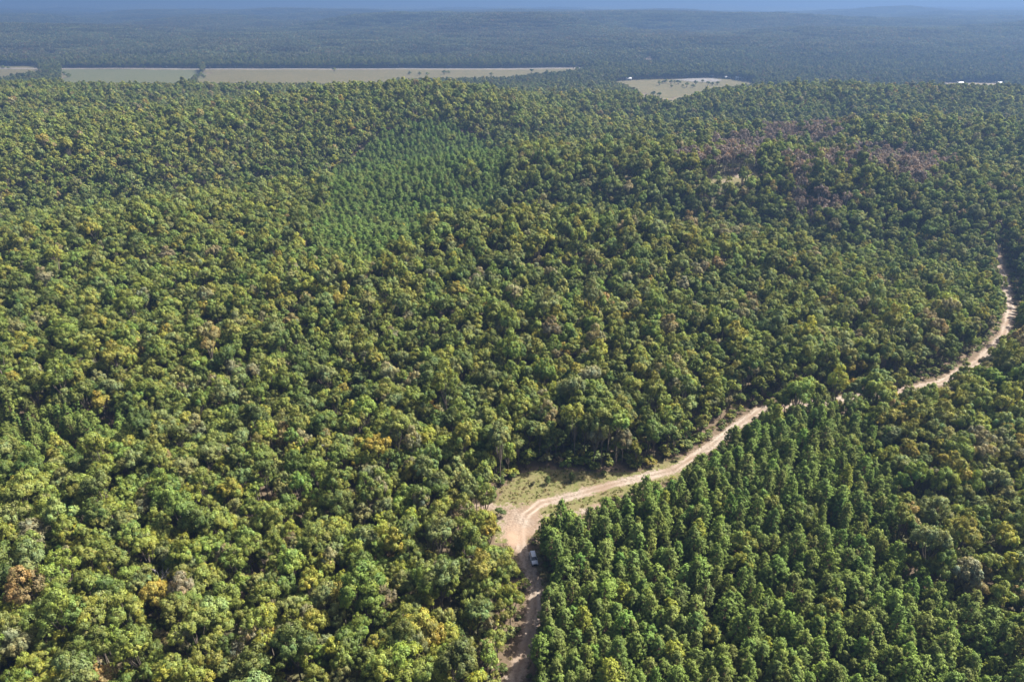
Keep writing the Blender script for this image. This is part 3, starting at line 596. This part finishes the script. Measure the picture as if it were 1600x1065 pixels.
# ------------------------------------------------------------------ single trees out in the open
FTREES = [(-1038.9, 1691.3), (-999.9, 1644.7), (-1086.9, 1677.7), (-1088.3, 1708.9), (-1115.4, 1782.0), (-715.5, 1677.1), (-689.3, 1627.3), (-705.8, 1625.7), (-435.7, 1790.2), (-239.8, 1708.3), (-215.2, 1691.3), (-195.8, 1690.6), (-158.6, 1705.6), (-152.3, 1737.4), (-47.4, 1689.2), (45.7, 1738.5), (-1260.6, 1834.2), (-1287.8, 1853.2)]
FT_L = ['hedge tree at the west end of the green pasture', 'hedge tree at the near west corner of the green pasture', 'tree beside the tan meadow, near the pasture hedge', 'tree at the middle of the meadow hedge', 'tree at the highway end of the meadow hedge',
        'tall tree between the green pasture and the tan hayfield', 'tree near the wood edge between pasture and hayfield', 'bushy tree on the pasture side of the field boundary', 'lone dark tree by the highway in the tan hayfield', 'first tree of the clump in the tan hayfield',
        'second tree of the clump in the tan hayfield', 'third tree of the clump in the tan hayfield', 'tree at the east end of the hayfield clump', 'tree nearest the highway in the hayfield clump', 'small lone tree in the eastern part of the hayfield',
        'tree at the far eastern corner of the hayfield', 'eastern one of two trees on the meadow by the highway', 'western one of two trees on the meadow by the highway']
RTREES = [(315.7, 1516.7), (322.3, 1516.3), (329.0, 1503.6), (300.2, 1477.9), (342.3, 1528.5), (344.8, 1503.1), (342.9, 1453.1), (347.9, 1441.5), (359.5, 1441.8), (380.6, 1502.8), (399.6, 1525.9), (317.3, 1441.4), (394.9, 1465.8), (408.7, 1478.7), (422.1, 1489.6), (254.5, 1244.6), (247.2, 1264.4)]
k = 0
for (x, y), lb in zip(FTREES, FT_L):
    s = R2.uniform(.8, 1.2); o = single('field_tree', x, y, s, CROWN_B[k % 8], TRUNK_B[k % 8], TINTS[k % 3] * .9, R2, (s * 1.3, s * 1.3, s * .95)); o.location.z -= 6.2 * s; tag(o, lb, 'tree', 'trees standing in the valley fields'); k += 1
for q, (x, y) in enumerate(sorted(RTREES)):
    s = R2.uniform(.65, 1.05); o = single('field_tree', x, y, s, CROWN_B[k % 8], TRUNK_B[k % 8], TINTS[k % 3] * .9, R2, (s * 1.25, s * 1.25, s)); o.location.z -= 6.2 * s; tag(o, f'{ordinal(q + 1)} tree from the west in the tree dotted tan field', 'tree', 'trees standing in the valley fields'); k += 1
for (x, y, s, kind, lb) in ((10.6, 163.8, .38, 'p', 'small round pine sapling alone in the grassy clearing'), (6.4, 163.6, .17, 'b', 'low brown bush west of the sapling in the clearing'), (18.2, 165.2, .42, 'p', 'bright green pine sapling at the back of the clearing'),
                            (51.5, 174.6, .2, 'b', 'low dull bush beside the track past the clearing'), (-3.2, 150.0, .33, 'b', 'round green bush at the west mouth of the track junction'), (28.0, 167.9, .2, 'b', 'small bush in the tree shade at the clearing edge')):
    if kind == 'p': o = single('pine_sapling', x, y, s, CROWN_P[1], TRUNK_P[1], (.06, .085, .022), R2, (s * 1.25, s * 1.25, s)); o.location.z -= 10.5 * s * .22
    else: o = single('bush', x, y, s, CROWN_B[3], TRUNK_B[3], (.10, .085, .04) if 'brown' in lb or 'dull' in lb else (.075, .10, .025), R2, (s * 1.2, s * 1.2, s)); o.location.z -= 15 * s * .38
    tag(o, lb, 'sapling' if kind == 'p' else 'bush')
DEAD = [np_mesh('trunk', *t) for t in BARE]
for m in DEAD: m.materials.append(M_DEAD)
for i, (x, y, s, lb) in enumerate(((-55.0, 168.0, .95, 'pale leafless dead tree standing above the green wood'), (-96.5, 150.0, .8, 'grey leafless tree among olive crowns by the western side'), (-82.6, 118.5, .8, 'small grey dead tree beside a rusty brown crown'))):
    o = empty('dead_tree', (x, y, float(height(x, y))), i * 2.0); o.scale = (s * 1.2, s * 1.2, s * 1.12); link('trunk', DEAD[i], o); tag(o, lb, 'dead tree')

# ------------------------------------------------------------------ parked car
def box(bm, x0, x1, y0, y1, z0, z1):
    v = [bm.verts.new(p) for p in ((x0, y0, z0), (x1, y0, z0), (x1, y1, z0), (x0, y1, z0), (x0, y0, z1), (x1, y0, z1), (x1, y1, z1), (x0, y1, z1))]
    for f in ((3, 2, 1, 0), (4, 5, 6, 7), (0, 1, 5, 4), (1, 2, 6, 5), (2, 3, 7, 6), (3, 0, 4, 7)): bm.faces.new([v[i] for i in f])
    return v
def part(name, fn, mat, parent, bev=0.0, smooth=False):
    bm = bmesh.new(); fn(bm); bmesh.ops.recalc_face_normals(bm, faces=bm.faces)
    if bev: bmesh.ops.bevel(bm, geom=list(bm.edges), offset=bev, segments=2, profile=.6, affect='EDGES')
    me = bpy.data.meshes.new(name); bm.to_mesh(me); bm.free()
    for p in me.polygons: p.use_smooth = smooth
    return link(name, me, parent, [mat])
def loft(bm, secs):
    """closed skin through cross-sections (y, [(x, z), ...])"""
    rings = [[bm.verts.new((x, y, z)) for x, z in s] for y, s in secs]; n = len(rings[0])
    for a, b in zip(rings, rings[1:]):
        for i in range(n): bm.faces.new((a[i], a[(i + 1) % n], b[(i + 1) % n], b[i]))
    bm.faces.new(rings[0][::-1]); bm.faces.new(rings[-1])
def sec(w, zb, zs, zt, wt): return [(-w, zb), (w, zb), (w + .03, zs), (wt, zt), (-wt, zt), (-w - .03, zs)]
M_PAINT = plain('white_paint', (.36, .38, .42), .25, .5, grain=.03); M_GLASS = plain('dark_window_glass', (.015, .018, .022), .08, .6, grain=.05)
M_TYRE = plain('tyre_rubber', (.02, .02, .02), .8, .2); M_RIM = plain('alloy', (.45, .45, .46), .35, .5, metal=.8); M_BLACK = plain('black_trim', (.025, .025, .027), .5, .3); M_LAMP = plain('lamp_glass', (.65, .66, .68), .15, .6, grain=.05); M_RED = plain('red_lamp', (.35, .02, .02), .25, .5)
car = empty('parked_car', (5.6, 133.2, float(height(5.6, 133.2)) + .07), math.radians(9)); car.scale = (.95, .95, .95); tag(car, 'white car parked in pine shade on the edge of the dirt track', 'car')
body = part('body', lambda b: loft(b, [(-2.32, sec(.80, .38, .58, .80, .72)), (-2.18, sec(.88, .30, .66, .92, .78)), (-1.1, sec(.90, .28, .78, 1.02, .82)), (0, sec(.90, .26, .8, 1.06, .84)), (1.6, sec(.90, .28, .8, 1.08, .84)), (2.2, sec(.88, .32, .76, 1.06, .8)), (2.34, sec(.82, .42, .66, .95, .74))]), M_PAINT, car, .03, True)
part('cabin', lambda b: loft(b, [(-1.12, [(-.80, 1.0), (.80, 1.0), (.79, 1.02), (.74, 1.05), (-.74, 1.05), (-.79, 1.02)]), (-.42, [(-.80, 1.0), (.80, 1.0), (.76, 1.3), (.62, 1.60), (-.62, 1.60), (-.76, 1.3)]), (.4, [(-.80, 1.0), (.80, 1.0), (.76, 1.35), (.62, 1.68), (-.62, 1.68), (-.76, 1.35)]),
     (1.75, [(-.80, 1.0), (.80, 1.0), (.74, 1.35), (.60, 1.63), (-.60, 1.63), (-.74, 1.35)]), (2.22, [(-.78, 1.0), (.78, 1.0), (.74, 1.1), (.68, 1.2), (-.68, 1.2), (-.74, 1.1)])]), M_GLASS, car, .02, True)
part('roof', lambda b: loft(b, [(-.44, [(-.60, 1.59), (.60, 1.59), (.62, 1.61), (.55, 1.65), (-.55, 1.65), (-.62, 1.61)]), (.5, [(-.63, 1.66), (.63, 1.66), (.65, 1.68), (.56, 1.73), (-.56, 1.73), (-.65, 1.68)]), (1.85, [(-.61, 1.6), (.61, 1.6), (.62, 1.62), (.54, 1.68), (-.54, 1.68), (-.62, 1.62)])]), M_PAINT, car, .012, True)
for s in (-1, 1):
    for y0, y1 in ((-.95, -.42), (.42, .5), (1.55, 1.75)):
        part('pillar', lambda b, s=s, y0=y0, y1=y1: loft(b, [(y0, [(s * .75, 1.04), (s * .81, 1.04), (s * .80, 1.12), (s * .74, 1.12)] if y0 < -.5 else [(s * .74, 1.04), (s * .82, 1.04), (s * .66, 1.66), (s * .6, 1.66)]), (y1, [(s * .6, 1.55), (s * .68, 1.55), (s * .66, 1.63), (s * .6, 1.63)] if y0 < -.5 else [(s * .74, 1.04), (s * .82, 1.04), (s * .66, 1.66), (s * .6, 1.66)])]), M_PAINT, car)
    part('door_mirror', lambda b, s=s: box(b, min(s * .9, s * 1.08), max(s * .9, s * 1.08), -.72, -.6, 1.0, 1.14), M_PAINT, car, .02)
    part('headlight', lambda b, s=s: box(b, min(s * .5, s * .82), max(s * .5, s * .82), -2.33, -2.16, .66, .8), M_LAMP, car, .02)
    part('tail_light', lambda b, s=s: box(b, min(s * .62, s * .84), max(s * .62, s * .84), 2.2, 2.36, .78, .96), M_RED, car, .02)
part('grille', lambda b: box(b, -.46, .46, -2.36, -2.25, .5, .74), M_BLACK, car, .015); part('bumper', lambda b: box(b, -.84, .84, -2.40, -2.2, .3, .47), M_BLACK, car, .03)
def disc(bm, r, w, x): 
    bmesh.ops.create_cone(bm, cap_ends=True, segments=20, radius1=r, radius2=r, depth=w, matrix=Matrix.Translation((x, 0, 0)) @ Matrix.Rotation(math.pi / 2, 4, 'Y'))
for s in (-1, 1):
    for y in (-1.42, 1.42):
        w = empty('wheel', (s * .82, y, .34)); w.parent = car
        part('tyre', lambda b: disc(b, .34, .22, 0), M_TYRE, w, .02); part('rim', lambda b, s=s: disc(b, .21, .02, s * .115), M_RIM, w)

# ------------------------------------------------------------------ farm buildings in the valley
M_WALLS = [plain('white_siding', (.38, .37, .36), .7), plain('tan_siding', (.2, .17, .135), .7), plain('red_boards', (.24, .06, .045), .75)]
M_ROOFS = [plain('white_metal_roof', (.38, .38, .38), .5, .4), plain('grey_metal_roof', (.2, .205, .215), .5, .4), plain('brown_shingles', (.13, .10, .085), .9), plain('pale_metal_roof', (.28, .28, .29), .45, .4)]
M_DOORB = plain('dark_door', (.09, .07, .06), .6)
def building(x, y, rz, L, W, h, rise, wm, rm, name, label, cat, door='door'):
    o = empty(name, (x, y, float(height(x, y)) + .2), rz); hl, hw2 = L / 2, W / 2
    def walls(b):
        v = [b.verts.new(p) for p in ((-hl, -hw2, -2), (hl, -hw2, -2), (hl, hw2, -2), (-hl, hw2, -2), (-hl, -hw2, h), (hl, -hw2, h), (hl, hw2, h), (-hl, hw2, h), (-hl, 0, h + rise), (hl, 0, h + rise))]
        for f in ((0, 1, 5, 4), (2, 3, 7, 6), (1, 2, 6, 9, 5), (3, 0, 4, 8, 7), (3, 2, 1, 0), (4, 5, 9, 8), (6, 7, 8, 9)): b.faces.new([v[i] for i in f])
    part('wall', walls, M_WALLS[wm], o)
    def roof(b):
        e, t = .6, .18; a = rise / hw2
        for s in (-1, 1):
            y1 = s * (hw2 + e); z1 = h - a * e
            P = [(-hl - e, 0, h + rise + .03), (hl + e, 0, h + rise + .03), (hl + e, y1, z1 + .03), (-hl - e, y1, z1 + .03)]; lo = [b.verts.new(p) for p in P]; up = [b.verts.new((p[0], p[1], p[2] + t)) for p in P]
            b.faces.new(lo); b.faces.new(up[::-1])
            for i in range(4): b.faces.new((lo[i], lo[(i + 1) % 4], up[(i + 1) % 4], up[i]))
    part('roof', roof, M_ROOFS[rm], o); dw = 1.1 if door == 'door' else 3.6; dh = 2.1 if door == 'door' else 3.2
    part(door, lambda b: box(b, -dw / 2, dw / 2, -hw2 - .06, -hw2 + .02, 0, min(dh, h - .2)), M_DOORB, o)
    for sx in (-.62, .62): 
        f = part('window', lambda b, sx=sx: box(b, sx * hl - .7, sx * hl + .7, -hw2 - .07, -hw2 + .02, .9, min(2.1, h - .3)), M_WALLS[0], o); part('pane', lambda b, sx=sx: box(b, sx * hl - .58, sx * hl + .58, -hw2 - .10, -hw2 - .03, 1.02, min(1.98, h - .42)), M_GLASS, f)
    return tag(o, label, cat, 'farm buildings in the valley')
for a in ((252.9, 1580, .1, 11, 9, 4, 2.5, 0, 0, 'barn', 'small white barn at the west tip of the tree dotted field', 'barn', 'barn_door'), (496, 1588, -.1, 16, 10, 4, 2.6, 0, 0, 'barn', 'long white roofed barn at the east end of the tree dotted field', 'barn', 'barn_door'),
          (474, 1612, .2, 10, 8, 3, 2, 1, 3, 'house', 'small pale roofed house beside the long white barn', 'house'), (449.7, 1645, 0, 9, 7, 3, 2, 1, 1, 'house', 'grey roofed house behind the gravel lot', 'house'),
          (-902, 1905, .1, 12, 9, 3.4, 2.3, 0, 0, 'house', 'white roofed house across the highway from the green pasture', 'house'), (-785.6, 1893, -.2, 11, 8, 3, 2.2, 1, 3, 'house', 'pale house above the boundary of pasture and hayfield', 'house'),
          (-712, 1896, .1, 10, 8, 3, 2.2, 0, 1, 'house', 'grey roofed house by the highway near the field boundary', 'house'), (-598, 1905, 0, 12, 9, 3.6, 2.4, 0, 0, 'house', 'bright white house alone on the highway west of the clump', 'house'),
          (-322, 1908, .15, 12, 9, 3.4, 2.4, 0, 0, 'house', 'western one of two white houses under the hill trees', 'house'), (-301, 1916, -.1, 11, 8, 3.2, 2.2, 0, 3, 'house', 'eastern one of two white houses under the hill trees', 'house'),
          (-163, 1900, .1, 12, 8, 3, 2, 1, 3, 'house', 'pale house across the highway from the hayfield clump', 'house'), (-30, 1903, 0, 10, 8, 3, 2, 1, 3, 'house', 'small pale house on the highway at the hayfield end', 'house'),
          (192.1, 1147.6, .2, 11, 8, 3.2, 2.1, 0, 0, 'house', 'lone white roofed house in a small yard in the woods', 'house'),
          (926, 1500, 0, 11, 7, 3, 1.6, 1, 1, 'shed', 'dull grey shed on the pale eastern flat', 'shed', 'shed_door'), (1005, 1496, .1, 10, 7, 3, 1.6, 1, 1, 'shed', 'small grey roofed shed at the eastern end of the pale flat', 'shed', 'shed_door')):
    building(*a)

# ------------------------------------------------------------------ blue autumn haze
def haze():
    t = Nt('haze_air'); v = t.n('ShaderNodeVolumePrincipled'); v.inputs['Color'].default_value = (.086, .148, .272, 1); v.inputs['Density'].default_value = HAZE; v.inputs['Anisotropy'].default_value = .25; v.inputs['Density Attribute'].default_value = ''
    t.l(v.outputs[0], t.out.inputs['Volume'])
    try: t.m.cycles.homogeneous_volume = True
    except Exception: pass
    bm = bmesh.new(); box(bm, -46000, 46000, -300, 46000, -50, 142); bmesh.ops.recalc_face_normals(bm, faces=bm.faces); me = bpy.data.meshes.new('haze'); bm.to_mesh(me); bm.free()
    o = link('haze', me, mats=[t.m]); tag(o, 'thin blue haze filling the air over the hills', 'haze', kind='stuff')
HAZE = 0.00028
haze()
